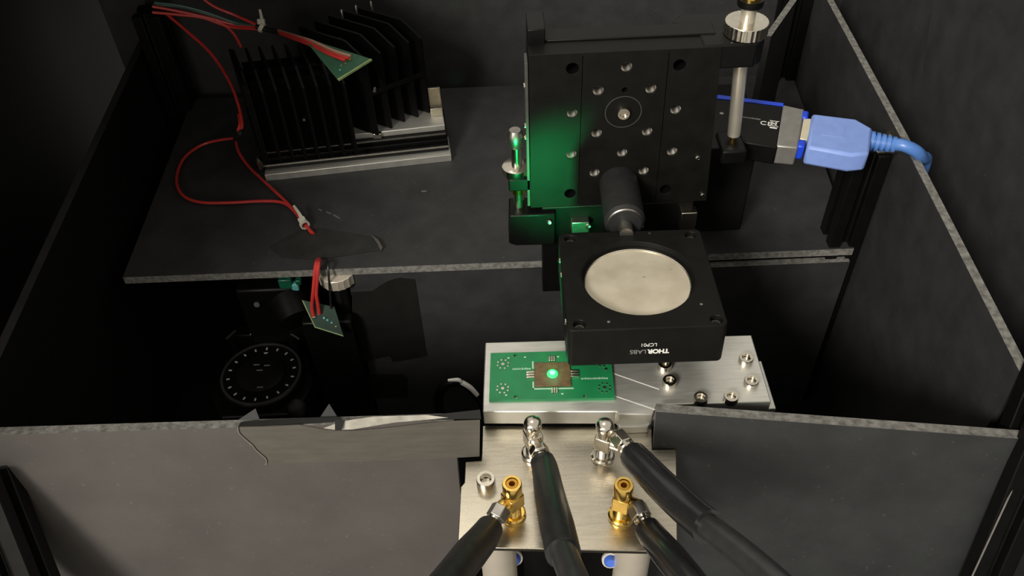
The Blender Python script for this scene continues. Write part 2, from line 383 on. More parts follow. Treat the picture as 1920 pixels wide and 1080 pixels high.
cable('coax cable in matte black sleeve running straight down from the left steel tee', a, d, 'steel',
      [P(1016, 862, d=372), P(1022, 880, d=367), P(1030, 925, d=346), P(1044, 985, d=320), P(1056, 1038, d=302)], [5.3, 5.7, 6.2, 6.6, 6.4],
      [P(1054, 1028, d=304), P(1066, 1060, d=292), P(1086, 1110, d=276), P(1100, 1160, d=264)], [4.9, 5, 5, 5], nutlen=7)
a, d = tee(1130, 856, (.9, -.45), 'steel', 'bright steel coax tee at the back right of the nickel plate', False)
a = a + Vector((0, 0, 6.5))
cable('thick coax cable in glossy black sleeve running down right from the right steel tee', a, d, 'steel',
      [P(1187, 853, d=362), P(1200, 868, d=356), P(1245, 914, d=338), P(1290, 956, d=324), P(1328, 988, d=312)], [6.0, 6.4, 6.6, 6.7, 6.8],
      [P(1322, 983, d=314), P(1360, 1012, d=302), P(1410, 1052, d=288), P(1470, 1105, d=272), P(1530, 1160, d=260)], [4.8, 5, 5, 5, 5], 'gloss', nutlen=11)

# ------------------------------------------------------------------ aluminium stage with the circuit board
st = thing('sample_stage', (50, 258, 2), 'machined aluminium stage plate holding the green circuit board', 'stage')
fl, n1, bl, br = XY(905, 772, 12), XY(1156, 772, 12), XY(910, 642, 12), XY(1409, 628, 12)
n2 = XY(1160, 777, 12); n3 = XY(1224, 777, 12)
obj('top_plate', G().prism([fl, n1, n2, n3, (64, 238), (br[0] - .3, 237), br, bl], 9.5, Matrix.Translation((0, 0, 2.5))), 'alu', st, bevel=.5)
obj('base_plate', G().prism([(46.5, 231.2), (60, 231), (66, 238), (br[0] + 3.6, 238), (br[0] + 3.6, br[1] - 11), (46.5, br[1] - 11)], 5, Matrix.Translation((0, 0, .1))), 'alu', st, bevel=.4)
for i, (a, b) in enumerate([((1150, 700), (1236, 730)), ((1152, 742), (1240, 772))]):
    p, q = P(*a, z=12.05), P(*b, z=12.05); v = (q - p).normalized(); s_ = Vector((-v.y, v.x, 0)) * .25
    obj('scribed_line', G().slab([p - s_, q - s_, q + s_, p + s_], .1), 'white', st)
for px, py in ((1398, 676), (1408, 718), (1255, 718), (1313, 750), (1370, 748), (1246, 687)):
    x, y = XY(px, py, 13); cap_screw(st, x, y, 12, 3.4, 3.4)
sup = obj('support_block', G().box((0, 243, -200), (95, 270, 0)), 'deep'); tag(sup, 'black block standing under the aluminium stage', 'support')
pc = thing('circuit_board', (17, 258, 12), 'bright green circuit board with a glowing green sample at its centre', 'circuit board')
bq = [XY(920, 662, 13.6), XY(917, 750, 13.6), XY(1153, 746, 13.6), (46.6, 271)]
ctr = P(1036, 703, z=13.6)
ex = (Vector((*bq[2], 0)) - Vector((*bq[1], 0))).normalized(); ey = Vector((-ex.y, ex.x, 0))
BM_ = Matrix((( ex.x, ey.x, 0, ctr.x), (ex.y, ey.y, 0, ctr.y), (0, 0, 1, 0), (0, 0, 0, 1)))
inv = BM_.inverted()
bl2 = [tuple((inv @ Vector((a, b, 0))).xy) for a, b in bq]
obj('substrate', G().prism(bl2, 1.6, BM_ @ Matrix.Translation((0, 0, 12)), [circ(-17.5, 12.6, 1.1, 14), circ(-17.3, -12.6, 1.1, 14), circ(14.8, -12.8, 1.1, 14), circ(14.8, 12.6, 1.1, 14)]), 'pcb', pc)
obj('chip_package', G().prism([(-8.5, -7.2), (8.5, -7.2), (8.5, 7.2), (-8.5, 7.2)], .7, BM_ @ Matrix.Translation((0, 0, 13.6))), 'die', pc, bevel=.1)
g = G(); T = BM_ @ Matrix.Translation((0, 0, 13.6))
g.prism([(-9.6, -8.6), (9.6, -8.6), (9.6, -7.9), (-9.6, -7.9)], .12, T); g.prism([(-9.6, -8.6), (-8.9, -8.6), (-8.9, -4), (-9.6, -4)], .12, T)
g.prism([(-9.6, 4), (-8.9, 4), (-8.9, 8.6), (-9.6, 8.6)], .12, T)
obj('silkscreen_frame', g, 'silk', pc)
obj('sample', G().lathe([(2.7, 14.3), (2.6, 14.8), (1.8, 15.4), (0, 15.7)], BM_, 20), 'glow', pc)
obj('sample_core', G().lathe([(1.5, 15.3), (1.2, 15.7), (.7, 15.9), (0, 16)], BM_, 16), 'glow_core', pc)
for dx, dy, r in ((-10.5, 0, 0), (10.5, .3, 0), (0, 9.5, 1), (.6, -9.6, 1)):
    g = G()
    for k in (-1, 0, 1):
        e = (dx + (k * 1.1 if r else 0), dy + (0 if r else k * 1.5)); sx, sy = (.4, 1.5) if r else (1.9, .5)
        g.box((e[0] - sx, e[1] - sy, 13.6), (e[0] + sx, e[1] + sy, 14.5), BM_)
    obj('solder_pads', g, 'pad', pc, bevel=.1)
for cx, cy in ((-23.6, 7.2), (-23.6, -7.6), (24, -8.2), (24, 7.4)):
    g = G()
    for k in range(8):
        an = k * math.pi / 4 + .3; g.lathe([(.45, 13.6), (.45, 13.8), (0, 13.85)], BM_ @ Matrix.Translation((cx + 2.7 * math.cos(an), cy + 2.7 * math.sin(an), 0)), 8)
    g.lathe([(.8, 13.6), (.8, 13.85), (0, 13.9)], BM_ @ Matrix.Translation((cx, cy, 0)), 10)
    obj('connector_footprint', g, 'pad', pc)
for x0, y0, L in ((-19, 3.6, 8), (13.5, -3.0, 12)):       # two lines of silkscreen too small to read
    g = G(); xx = x0
    while xx < x0 + L:
        wd = random.uniform(.35, .8); g.box((xx, y0, 13.6), (xx + wd, y0 + random.uniform(.7, 1.1), 13.68), BM_); xx += wd + .28
    obj('silkscreen_line', g, 'silk', pc)
for cx, cy in ((-21, 11), (3, 11.2), (4.2, -11.4), (-13, 11.3), (-22, -11.6)):
    obj('test_pad', G().box((cx - .5, cy - .35, 13.6), (cx + .5, cy + .35, 13.7), BM_), 'silk', pc)
for a, b in ((XY(1136, 692, 13.6)),): obj('via', G().lathe([(.7, 13.6), (.7, 13.8), (0, 13.8)], Matrix.Translation((a, b, 0)), 10), 'pad', pc)

# ------------------------------------------------------------------ mirror mount (square cage plate) and its post
mm_ = thing('mirror_mount', (59.5, 287, 27), 'square black mount with a hazy round mirror above the stage', 'mirror mount')
TT = Matrix.Translation((59.7, 287.2, 47)) @ Matrix.Rotation(math.radians(-.6), 4, 'Z') @ Matrix.Rotation(math.radians(-4), 4, 'X')
hc = [(-30, -31.2), (31, -31), (-30, 31), (30.2, 30.6)]
obj('plate', G().prism(rrect(-35.6, -35.4, 35.6, 35.4, 3), 22.5, TT @ Matrix.Translation((0, 0, -22.5)), [circ(0, 0, 26.6, 64)] + [circ(a, b, 2.7) for a, b in hc]), 'black_face', mm_, bevel=.7)
g = G()
prof = [(26.6, -.4)]
for k in range(7): prof += [(26.6, -.8 - k), (26.0, -1.3 - k)]
g.lathe(prof + [(26.2, -8.5), (25.2, -8.5)], TT, 64); obj('threaded_bore', g, 'black', mm_)
obj('retaining_ring', G().lathe([(26.1, -2.6), (25.7, -2.6), (25.7, -9), (26.1, -9)], TT, 64, True), 'black', mm_)
obj('mirror', G().lathe([(25.6, -12), (25.6, -4.2), (0, -4.2)], TT, 64), 'mirror', mm_)
obj('mirror_bevel', G().lathe([(25.65, -4.1), (25.3, -3.5), (24.8, -3.9), (24.8, -4.15)], TT, 64), 'steel', mm_)
obj('back_cover', G().lathe([(26.5, -20), (26.5, -12.2), (0, -12.2)], TT, 48), 'deep', mm_)
for i, (a, b) in enumerate(hc): cap_screw(mm_, *(TT @ Vector((a, b, -6))), 2.4, 3.4, 'corner_screw', 'dull', (TT.to_3x3() @ Vector((0, 0, 1))))
for a, b in ((26, -21), (-17, -30.5), (10, 33)): 
    p = TT @ Vector((a, b, 0)); obj('set_screw', G().lathe([(.7, -.2), (.7, .12), (0, .15)], frame(p, TT.to_3x3() @ Vector((0, 0, 1))), 10), 'dull', mm_)
for b, zz in ((20, -5), (9, -5), (-25, -4)):
    p = TT @ Vector((-35.6, b, zz)); obj('side_screw', G().lathe([(1.5, -.3), (1.5, .5), (1.1, .9), (0, .9)], frame(p, (-1, 0, 0)), 14), 'steel', mm_)
def text(name, body, size, pos, m, parent, X, Y, off=0, ext=.06, spacing=1):
    cu = bpy.data.curves.new(name, 'FONT'); cu.body = body; cu.size = size * S; cu.extrude = ext * S; cu.offset = off * S
    cu.align_x = 'LEFT'; cu.align_y = 'CENTER'; cu.space_character = spacing; cu.materials.append(M[m])
    o = bpy.data.objects.new(name, cu); C.objects.link(o); o.parent = parent
    X = Vector(X).normalized(); Z = X.cross(Vector(Y)).normalized(); Y = Z.cross(X)
    dg = bpy.context.evaluated_depsgraph_get(); me = bpy.data.meshes.new_from_object(o.evaluated_get(dg)); me.name = name
    bpy.data.objects.remove(o); o = bpy.data.objects.new(name, me); C.objects.link(o); o.parent = parent
    o.matrix_local = Matrix.Translation(Vector(pos) * S - base(parent)) @ Matrix((X, Y, Z)).transposed().to_4x4()
    return o
tx, ty = TT.to_3x3() @ Vector((-1, 0, 0)), TT.to_3x3() @ Vector((0, 0, -1))
text('lettering', 'THOR', 3.5, TT @ Vector((10.4, -35.5, -14.4)), 'white', mm_, tx, ty, .17, spacing=.98)
text('lettering', 'LABS', 3.5, TT @ Vector((.2, -35.5, -14.4)), 'grey_print', mm_, tx, ty, .03, spacing=.98)
text('lettering', 'LCP01', 2.8, TT @ Vector((4.8, -35.5, -10.2)), 'white', mm_, tx, ty, 0)
po = thing('mounting_post', (60, 345, 37), 'round black post between the hole plate and the mirror mount', 'post')
pa, pb = P(1160, 343, y=364.4), P(1172, 421, y=327)
obj('body', G().lathe([(0, 0), (10.4, 0), (10.4, (pb - pa).length - 3), (8.6, (pb - pa).length - .5), (8.2, (pb - pa).length), (0, (pb - pa).length)], frame(pa, pb - pa), 40), 'post', po)
dd = (pb - pa).normalized(); obj('chamfer_ring', G().lathe([(8.6, -.9), (9.2, -1.4), (9.2, -.8), (8.7, -.3)], frame(pb, dd), 32, True), 'dull', po)
obj('stud', G().cyl(pb - dd * .5, pb + dd * 8, 3.4), 'dull', po)

# ------------------------------------------------------------------ kinematic mount with hole plate
km = thing('kinematic_mount', (60, 371, 27), 'upright black mount plate with a grid of threaded holes and silver adjusters', 'mount')
FY = Matrix(((1, 0, 0, 0), (0, 0, 1, 365), (0, 1, 0, 0), (0, 0, 0, 1)))      # plate outline in x,z; thickness along +y
big = [(33.6, 112.8), (85.4, 112.2), (33.9, 36), (86, 36)]
thr = [(59.8, 112.3), (46.6, 99.7), (72.6, 99.6), (33.9, 87.3), (86.2, 86.9), (46.8, 74.6), (72.8, 74.4), (34, 62), (60.7, 61.7), (87, 61.2), (46.7, 49.3), (73, 49.2)]
small = [(59.7, 99.6), (60.2, 49)]
out_ = [(12.2, 27), (109.5, 27), (104.6, 121), (12.6, 121)]
obj('hole_plate', G().prism(out_, 11, FY, [circ(a, b, 3.1) for a, b in big] + [circ(a, b, 2.75) for a, b in thr] + [circ(a, b, 1.5, 12) for a, b in small]
    + [[(38.3, 28.5), (38.55, 28.5), (38.55, 119.5), (38.3, 119.5)]] + [[(81.0, 28.5), (81.3, 28.5), (79.9, 119.5), (79.6, 119.5)]]), 'black_face', km, bevel=.3)
def hole_mesh(r, ins, depth, m):
    g = G(); prof = [(r, 0)]
    n = int(depth / 1.0)
    for k in range(n): prof += [(r, .2 + k), (r - ins, .7 + k)]
    g.lathe(prof + [(r - ins, depth), (0, depth)], frame((0, 365.5, 0), (0, 1, 0)), 20)
    return obj('threaded_hole', g, m, km, ang=60)
h0 = hole_mesh(2.72, .35, 7, 'dull'); b0 = km.location
h0.location = Vector((thr[0][0], 0, thr[0][1])) * S
for a, b in thr[1:]: dup(h0, km, (a, 0, b))
h1 = hole_mesh(3.05, .1, 10.4, 'black'); h1.name = 'counterbore'; h1.location = Vector((big[0][0], 0, big[0][1])) * S
for a, b in big[1:]: dup(h1, km, (a, 0, b))
obj('centre_ring', G().lathe([(9.3, 0), (9.3, .18), (8.9, .18), (8.9, 0)], frame((59.7, 365.02, 87), (0, -1, 0)), 40, True), 'ring_line', km)
cap_screw(km, 59.7, 365, 87, 3.2, 2.6, 'centre_screw', 'steel', (0, -1, .1))
# back frame, arms
obj('back_frame', G().box((12.2, 379, 27), (104, 391, 117)), 'black', km, bevel=.6)
obj('pivot_block', G().box((12.4, 374.5, 118), (21, 392, 129)), 'black', km, bevel=.6)
obj('top_rail', G().prism([(14, 376.5), (104, 376.5), (104, 388), (14, 388)], 6.5, Matrix.Translation((0, 0, 115.5))), 'black', km, bevel=.5)
arm = [(96, 366), (122, 366), (126.5, 370.5), (126.5, 393), (122, 398), (90, 398), (84, 389), (96, 385)]
obj('knob_arm', G().prism(arm, 13, Matrix.Translation((0, 0, 108.5))), 'black', km, bevel=1)
kc = P(1397, 62, z=121.5); kx, ky = kc.x, kc.y
def knob(x, y, z, r, h, name, label=None):
    g = G(); n = 60; rr = [r if k % 2 else r - .3 for k in range(n)]
    pts = [(rr[k] * math.cos(2 * math.pi * k / n), rr[k] * math.sin(2 * math.pi * k / n)) for k in range(n)]
    g.prism(pts, h, Matrix.Translation((x, y, z))); return obj(name, g, 'steel', km, bevel=.3)
knob(kx, ky, 121.7, 10.6, 6.4, 'adjuster_knob')
obj('adjuster_hub', G().lathe([(0, 128), (3.6, 128), (3.6, 136), (0, 136)], Matrix.Translation((kx, ky, 0)), 24), 'shaft', km)
obj('adjuster_collar', G().lathe([(0, 136), (6, 136), (6.2, 137), (6.2, 139.5), (0, 139.5)], Matrix.Translation((kx, ky, 0)), 28), 'black', km)
obj('adjuster_tip', G().lathe([(0, 139.5), (4.6, 139.5), (4.6, 150), (0, 150)], Matrix.Translation((kx, ky, 0)), 24), 'gold', km)
s0, s1 = P(1385, 128, y=384), P(1376, 252, y=384)
obj('adjuster_shaft', G().cyl((s0.x, 384, 110), (s1.x, 384, s1.z), 3.5), 'shaft', km)
obj('shaft_tip', G().lathe([(0, -5), (1.6, -5), (2.4, 0), (0, 0)], Matrix.Translation((s1.x, 384, s1.z)), 16), 'gold', km)
ft = P(1374, 272, y=380)
obj('shaft_foot', G().box((ft.x - 7, 373, ft.z - 8), (ft.x + 6.5, 392, ft.z + 1)), 'black', km, bevel=1.2)
obj('foot_bracket', G().box((98, 379, ft.z - 8), (ft.x - 5, 391, ft.z - 1)), 'black', km, bevel=.5)
# two little clamp blocks on the right rim of the plate
for px, py in ((1308, 296), (1317, 366)):
    p = P(px, py, y=364.6); obj('set_screw', G().lathe([(1.5, -.3), (1.5, .5), (.9, .8), (0, .6)], frame(p, (.2, -1, .1)), 14), 'steel', km)
# left adjuster
def lz(py, y=372): return P(968, py, y=y)
lx = P(970, 330, y=372).x
obj('side_strip', G().box((10.6, 366, 27.5), (12.1, 376, 116)), 'strip', km, bevel=.2)
for py in (165, 240, 262): 
    p = P(985, py, y=368); obj('strip_screw', G().lathe([(1.5, -.1), (1.5, .6), (1.1, 1), (0, 1)], frame((10.6, 370, p.z), (-1, 0, 0)), 14), 'steel', km)
zk, za, zb, zf = lz(262).z, lz(312).z, lz(345).z, lz(398).z
obj('adjuster_knob', G().lathe([(0, zk - 5), (3.2, zk - 5), (4.4, zk - 2), (4.4, zk + 3), (3, zk + 5.5), (0, zk + 5.5)], Matrix.Translation((lx - .5, 373, 0)), 24), 'dull', km)
obj('adjuster_hub', G().lathe([(0, za), (3.0, za), (3.0, zk - 5), (0, zk - 5)], Matrix.Translation((lx, 373, 0)), 20), 'steel', km)
obj('adjuster_disc', G().lathe([(0, za - 5.5), (7.2, za - 5.5), (7.6, za - 4), (7.6, za - .5), (6.8, za), (0, za)], Matrix.Translation((lx - .6, 373.5, 0)), 32), 'steel', km)
obj('knob_arm', G().box((lx - 5, 366, zb - .5), (13, 380, za - 4.5)), 'black', km, bevel=.8)
obj('adjuster_shaft', G().cyl((lx + .5, 371, zf - 2), (lx + .5, 371, zb + 1), 3.1), 'nickel', km)
obj('shaft_collar', G().lathe([(3.1, zb - 4), (4.2, zb - 4), (4.2, zb - .4), (3.1, zb - .4)], Matrix.Translation((lx + .5, 371, 0)), 20, True), 'gold', km)
f0, f1_ = P(952, 405, y=362), P(1041, 458, y=362)
obj('shaft_foot', G().prism([(f0.x, f1_.z + 2), (f0.x + 4, f1_.z), (f1_.x - 1, f1_.z - .5), (f1_.x, f1_.z + 1), (f1_.x, f0.z), (f0.x + 1, f0.z)], 16, Matrix(((1, 0, 0, 0), (0, 0, 1, 362), (0, 1, 0, 0), (0, 0, 0, 1)))), 'black', km, bevel=.8)
# lower crosspiece with steel blocks, hanging bracket
q0, q1 = P(1016, 392, y=366), P(1340, 440, y=366)
obj('lower_bar', G().box((q0.x, 366, q1.z - 4), (103, 392, 26)), 'black', km, bevel=.6)
h0_, h1_ = P(1017, 430, y=367), P(1052, 546, y=367)
obj('hanging_bracket', G().box((h0_.x, 367, h1_.z), (h1_.x + .5, 379, h0_.z)), 'black', km, bevel=.6)
for a, b, m in (((1072, 416), (1104, 434), 'dull'), ((1278, 398), (1302, 430), 'nickel')):
    u, v = P(*a, y=362), P(*b, y=362); obj('steel_block', G().box((u.x, 361, v.z), (v.x, 367, u.z)), m, km, bevel=.4)
for px, py in ((1103, 424), (1202, 424), (1030, 417)):
    p = P(px, py, y=361); obj('set_screw', G().lathe([(1.5, -1), (1.5, .8), (1, 1.2), (0, 1)], frame(p, (0, -1, .4)), 14), 'steel', km)
obj('mount_leg', G().box((30, 380, -39.9), (103, 408, 28)), 'black', km, bevel=.6)

# ------------------------------------------------------------------ USB adapter, plug and cable
za_ = 50
ad = thing('usb_adapter', P(1430, 235, z=40), 'black and grey usb adapter box behind the right adjuster', 'adapter')
def flat(name, pts, z, t, m, par, bevel=.6): return obj(name, G().prism([XY(a, b, z) for a, b in pts][::-1], t, Matrix.Translation((0, 0, z - t))), m, par, bevel=bevel)
flat('case', [(1335, 178), (1470, 194), (1458, 276), (1322, 254)], za_, 12, 'black', ad, 1)
flat('end_shell', [(1468, 196), (1509, 205), (1496, 277), (1456, 273)], za_ + .1, 12, 'usb_grey', ad, .8)
flat('blue_edge', [(1345, 177), (1470, 193), (1469, 198), (1344, 184)], za_ + .6, 6, 'deep_blue', ad, .3)
flat('connector', [(1507, 221), (1523, 223), (1514, 262), (1500, 260)], za_ - .5, 8, 'usb_metal', ad, .3)
flat('blue_tab', [(1505, 206), (1518, 208), (1515, 221), (1503, 219)], za_ + .5, 9, 'deep_blue', ad, 1)
flat('blue_tab', [(1498, 260), (1512, 262), (1509, 275), (1495, 273)], za_ + .5, 9, 'deep_blue', ad, 1)
ux = (P(1460, 240, z=za_) - P(1390, 230, z=za_)); uy = Vector((-ux.y, ux.x, 0))
text('ce_mark', 'CE', 5.2, P(1425, 230, z=za_ + .05), 'white', ad, ux, uy, 0, spacing=1.1)
g = G(); b_ = frame(P(1451, 233, z=za_), (0, 0, 1), ux)      # crossed-out wheelie bin symbol
for q in ([(-1.6, 2.3), (1.6, 2.3), (1.6, 2.7), (-1.6, 2.7)], [(-1.3, 2.3), (-.9, 2.3), (-.6, -1.6), (-1, -1.6)], [(1.3, 2.3), (.9, 2.3), (.6, -1.6), (1, -1.6)], [(-1, -1.6), (1, -1.6), (1, -1.2), (-1, -1.2)],
          [(-2.2, 2.9), (-1.8, 2.9), (2.2, -1.9), (1.8, -1.9)], [(2.2, 2.9), (1.8, 2.9), (-2.2, -1.9), (-1.8, -1.9)], [(-1.6, -3.4), (1.6, -3.4), (1.6, -2.4), (-1.6, -2.4)]): g.prism([(1.25 * a_, 1.25 * c_) for a_, c_ in q], .06, b_)
obj('bin_symbol', g, 'white', ad)
g = G(); b_ = frame(P(1388, 219, z=za_), (0, 0, 1), ux); xx = 0   # print too small to read
while xx < 11: wd = random.uniform(.5, .9); g.box((xx, -.5, 0), (xx + wd, random.uniform(.4, .9), .06), b_); xx += wd + .25
obj('small_print', g, 'grey_print', ad)
p = P(1353, 213, z=za_); obj('case_screw', G().lathe([(1.2, -.2), (1.2, .2), (0, .2)], Matrix.Translation(p), 12), 'dull', ad)
apost = obj('shade_block', G().box((108, 414, -39.9), (150, 466, 37.6)), 'deep', bevel=1.5); tag(apost, 'added black block for support and shelf shade under the usb adapter', 'block')  # added to hold the adapter and darken the shaded shelf there
uc = thing('usb_cable', P(1570, 250, z=40), 'pale blue usb plug and cable crossing the right wall', 'cable')
flat('plug', [(1523, 212), (1605, 222), (1637, 240), (1630, 287), (1597, 290), (1513, 275)], za_ + 2, 12, 'blue', uc, 1.6)
flat('plug_recess', [(1545, 232), (1586, 237), (1582, 258), (1540, 253)], za_ + 2.12, .3, 'blue', uc, .1)
g = G(); c0, c1 = P(1630, 264, z=za_ - 4), P(1682, 272, z=za_ - 4); dv = (c1 - c0); prof = [(0, 0)]
for k in range(5): prof += [(5.6 - .3 * k, .12 + k * dv.length / 5), (5.6 - .3 * k, k * dv.length / 5 + 2), (4.0 - .2 * k, k * dv.length / 5 + 2.2), (4.0 - .2 * k, k * dv.length / 5 + 2.9)]
g.lathe(prof, frame(c0, dv), 20); obj('strain_relief', g, 'blue_cable', uc)
obj('cord', G().tube([c0 + dv * .8, P(1695, 273, z=48), P(1718, 284, z=45), P(1728, 296, z=38), P(1733, 310, z=26), (238, 388, -20), (240, 386, -80)], 3.5, 14), 'blue_cable', uc)
cl = thing('post_clamp', (214, 404, 30), 'small steel bracket on the post top under the blue cable', 'bracket')
u = P(1668, 268, z=33)
obj('bracket', G().box((u.x - 9, 396, 30.2), (u.x + 9, 414, 32)).box((u.x + 7.4, 396, 32), (u.x + 9, 414, 36)), 'nickel', cl, bevel=.3)
cap_screw(cl, u.x + 3, 411, 32, 2.4, 2.4)

# ------------------------------------------------------------------ heat sinks on a slotted rail
ra = thing('mounting_rail', (-105, 515, -40), 'slotted silver rail under the black heat sinks', 'rail')
rq = [P(497, 330, z=-36), P(846, 292, z=-36)]
rx = Vector((rq[1].x - rq[0].x, rq[1].y - rq[0].y, 0)).normalized(); ryv = Vector((-rx.y, rx.x, 0)); RL = (rq[1] - rq[0]).length
RM = Matrix(((rx.x, ryv.x, 0, rq[0].x), (rx.y, ryv.y, 0, rq[0].y), (0, 0, 1, 0), (0, 0, 0, 1)))
obj('foot_strip', G().box((0, -1, -40), (RL, 22, -34.5), RM), 'alu', ra, bevel=.3)
g = G(); g.box((0, 5, -34.5), (RL - 1, 44, -30), RM); g.box((0, 8, -30), (RL - 1, 44, -27), RM).box((0, 10.5, -27), (RL - 1, 44, -22), RM)
obj('slotted_body', g, 'black', ra, bevel=.5)
obj('slot_line', G().box((0, 4.6, -31.5), (RL - 1, 5.2, -30.2), RM).box((0, 9.8, -24), (RL - 2, 10.6, -22.8), RM), 'dull', ra)
obj('top_ledge', G().box((40, 12, -22), (RL - 2, 42, -17.5), RM), 'alu', ra, bevel=.5)
obj('end_tab', G().box((RL - 11, 24, -17.5), (RL - 2, 42, -11), RM).box((RL - 13, 40, -17.5), (RL - 2, 42, -4), RM), 'nickel', ra, bevel=.3)
p = RM @ Vector((RL * .62, 11.5, -19)); obj('rail_nut', G().box((-3, -2.5, -2), (3, 1, 2), Matrix.Translation(p)), 'steel', ra, bevel=.4)
p = P(484, 297, z=-30); obj('end_screw', G().lathe([(0, -9), (2.4, -9), (2.4, .6), (1.6, 1.2), (0, 1.2)], Matrix.Translation(p), 14), 'steel', ra)
def sink(label, tips, back, ztop, zbot, spine, extra=None):
    """fins hang off a spine; tips are the front lower corners of the fins"""
    t = thing('heat_sink', spine[0], label, 'heat sink', 'black heat sinks on the shelf')
    g = G().slab([Vector((*spine[0][:2], zbot)), Vector((*spine[1][:2], zbot)), Vector((*spine[1][:2], ztop - 6)), Vector((*spine[0][:2], ztop - 6))], 4)
    obj('spine', g, 'fin', t, bevel=.3)
    for a in tips:
        a = Vector(a); b = a + Vector(back)
        g = G(); n = Vector((-back[1], back[0], 0)).normalized() * .8
        prof = [(0, zbot), (1, zbot), (1, ztop), (.28, ztop), (0, ztop - 10)]
        va = [a.lerp(b, s_).to_2d().to_3d() + Vector((0, 0, z_)) for s_, z_ in prof]
        A = [g.bm.verts.new(v + n) for v in va]; B = [g.bm.verts.new(v - n) for v in va]
        g.bm.faces.new(A); g.bm.faces.new(B[::-1])
        for k in range(len(A)): g.bm.faces.new((A[k], A[(k + 1) % len(A)], B[(k + 1) % len(A)], B[k]))
        obj('fin', g, 'fin', t)
    return t
tips = [P(735, 240, z=-17), P(759, 228, z=-17), P(784, 219, z=-17), P(806, 211, z=-17)]
tp = [Vector((p.x, p.y, 0)) for p in tips]
bk = Vector((-46, 30, 0))
sp = [tp[0] + bk * .55 + (tp[0] - tp[3]) * .42, tp[3] + bk * .55 + (tp[3] - tp[0]) * .05]
allt = [tp[0] + (tp[0] - tp[1]) * k * 1.05 for k in (1,)] + tp
s1_ = sink('black finned heat sink at the right end of the silver rail', allt, bk, 52, -17, sp)
gp = G(); a0, a1 = tp[0] + (tp[0] - tp[3]) * .4, tp[3]
gp.slab([Vector((a0.x, a0.y - .6, 14)), Vector((a1.x + .5, a1.y - .6, 14)), Vector((a1.x + .5, a1.y - .6, 17)), Vector((a0.x, a0.y - .6, 17))], 1.2)
obj('cross_clip', gp, 'fin', s1_)
for px, py in ((640, 20), (667, 12), (695, 4)):
    p = P(px, py, z=53); obj('pin', G().lathe([(0, -56 + 40), (1, -16), (1, .2), (.6, .8), (0, .8)], Matrix.Translation(p), 10), 'dull', s1_)
# left block stands in front of it
lt = [P(500 + 24 * k, 322 - 2.6 * k, z=-22) for k in range(8)]
lt = [Vector((p.x, p.y + 9, 0)) for p in lt]
bk2 = Vector((-16, 40, 0))
s2_ = sink('black finned heat sink at the left end of the silver rail', lt, bk2, 44, -22, [lt[0] + bk2 * .5 - Vector((4, 0, 0)), lt[7] + bk2 * .5])
gb = G(); qa = [lt[0] + bk2 * .3 + Vector((3, 0, 0)), lt[7] + bk2 * .3, lt[7] + bk2 * .95, lt[0] + bk2 * .95 + Vector((3, 0, 0))]
gb.prism([(q.x, q.y) for q in qa], 56, Matrix.Translation((0, 0, -21)))
obj('gap_fill', gb, 'fin', s2_)  # added solid fill so the gaps between the fins stay dark
obj('end_plate', G().slab([lt[0] + Vector((-3, 0, -22)), lt[0] + Vector((-3, 0, 40)), lt[0] + bk2 + Vector((-3, 0, 44)), lt[0] + bk2 + Vector((-3, 0, -22))], 2), 'fin', s2_)
for px, py in ((850 - 280 + 0, 225), (702, 171)):
    p = P(px, py, y=490); obj('pin', G().cyl(p, p + Vector((0, 3.5, 0)), 1), 'dull', s2_ if px < 650 else s1_)

# ------------------------------------------------------------------ red wiring
def wire(label, pts, m, r=1.0, group='thin wires in the upper left', seg=8):
    o = obj('wire', G().tube(pts, r, seg), m); return tag(o, label, 'wire', group)
wy = 556
def W(px, py, y=wy): return P(px, py, y=y)
wire('red wire topmost in the bundle at the upper left', [W(350, -30), W(395, 8), W(440, 28), W(480, 46, 550)], 'red')
wire('red wire in the middle of the upper left bundle', [W(286, 12), W(330, 20), W(390, 33), W(440, 46), W(484, 52, 550)], 'red', 1.1)
wire('red wire lowest in the upper left bundle', [W(286, 23), W(330, 27), W(380, 33), W(430, 50), W(484, 54, 549)], 'red', 1.1)
wire('grey green wire between the red wires of the upper left bundle', [W(290, 5), W(340, 11), W(390, 24), W(440, 42), W(484, 49, 551)], 'green_wire', 1.1)
wire('second grey green wire under the first in the upper left bundle', [W(288, 9, 558), W(345, 14, 558), W(395, 29, 558), W(440, 45, 556), W(484, 51, 551)], 'green_wire', 1.0)
wire('short red wire end hanging below the upper left bundle', [W(405, 38), W(425, 50), W(441, 67), W(452, 88)], 'red')
wire('long red wire curving down the left from the upper bundle to the knot', [W(312, 26), W(350, 58, 548), W(395, 100, 535), W(430, 152, 515), W(448, 200, 500), W(454, 236, 487), W(446, 250, 483)], 'red', 1.05)
wire('second red wire running beside the long red one above the knot', [W(448, 215, 497), W(450, 232, 488), W(446, 245, 483)], 'red', 1.1)
def Z_(px, py, z=-37.5): return P(px, py, z=z)
wire('red wire looping out to the left over the shelf', [Z_(446, 259, -32), Z_(415, 262, -34), Z_(378, 272), Z_(345, 297), Z_(331, 335), Z_(342, 365), Z_(375, 379), Z_(430, 380), Z_(490, 377), Z_(530, 380), Z_(553, 397), Z_(568, 418), Z_(588, 438, -38)], 'red', 1.05)
wire('red wire running down straight from the knot to the lower zip tie', [Z_(442, 262, -30), Z_(448, 285, -33), Z_(470, 316), Z_(505, 349), Z_(535, 377), Z_(558, 403), Z_(575, 424), Z_(584, 437, -38)], 'red', 1.05)
kn = obj('wire_knot', G().tube([W(454, 245, 482), W(446, 255, 480), Z_(440, 262, -31)], [1.2, 2.0, 1.4], 8), 'black_wire'); tag(kn, 'dark wrap binding the red wires where the loop starts', 'wire wrap')
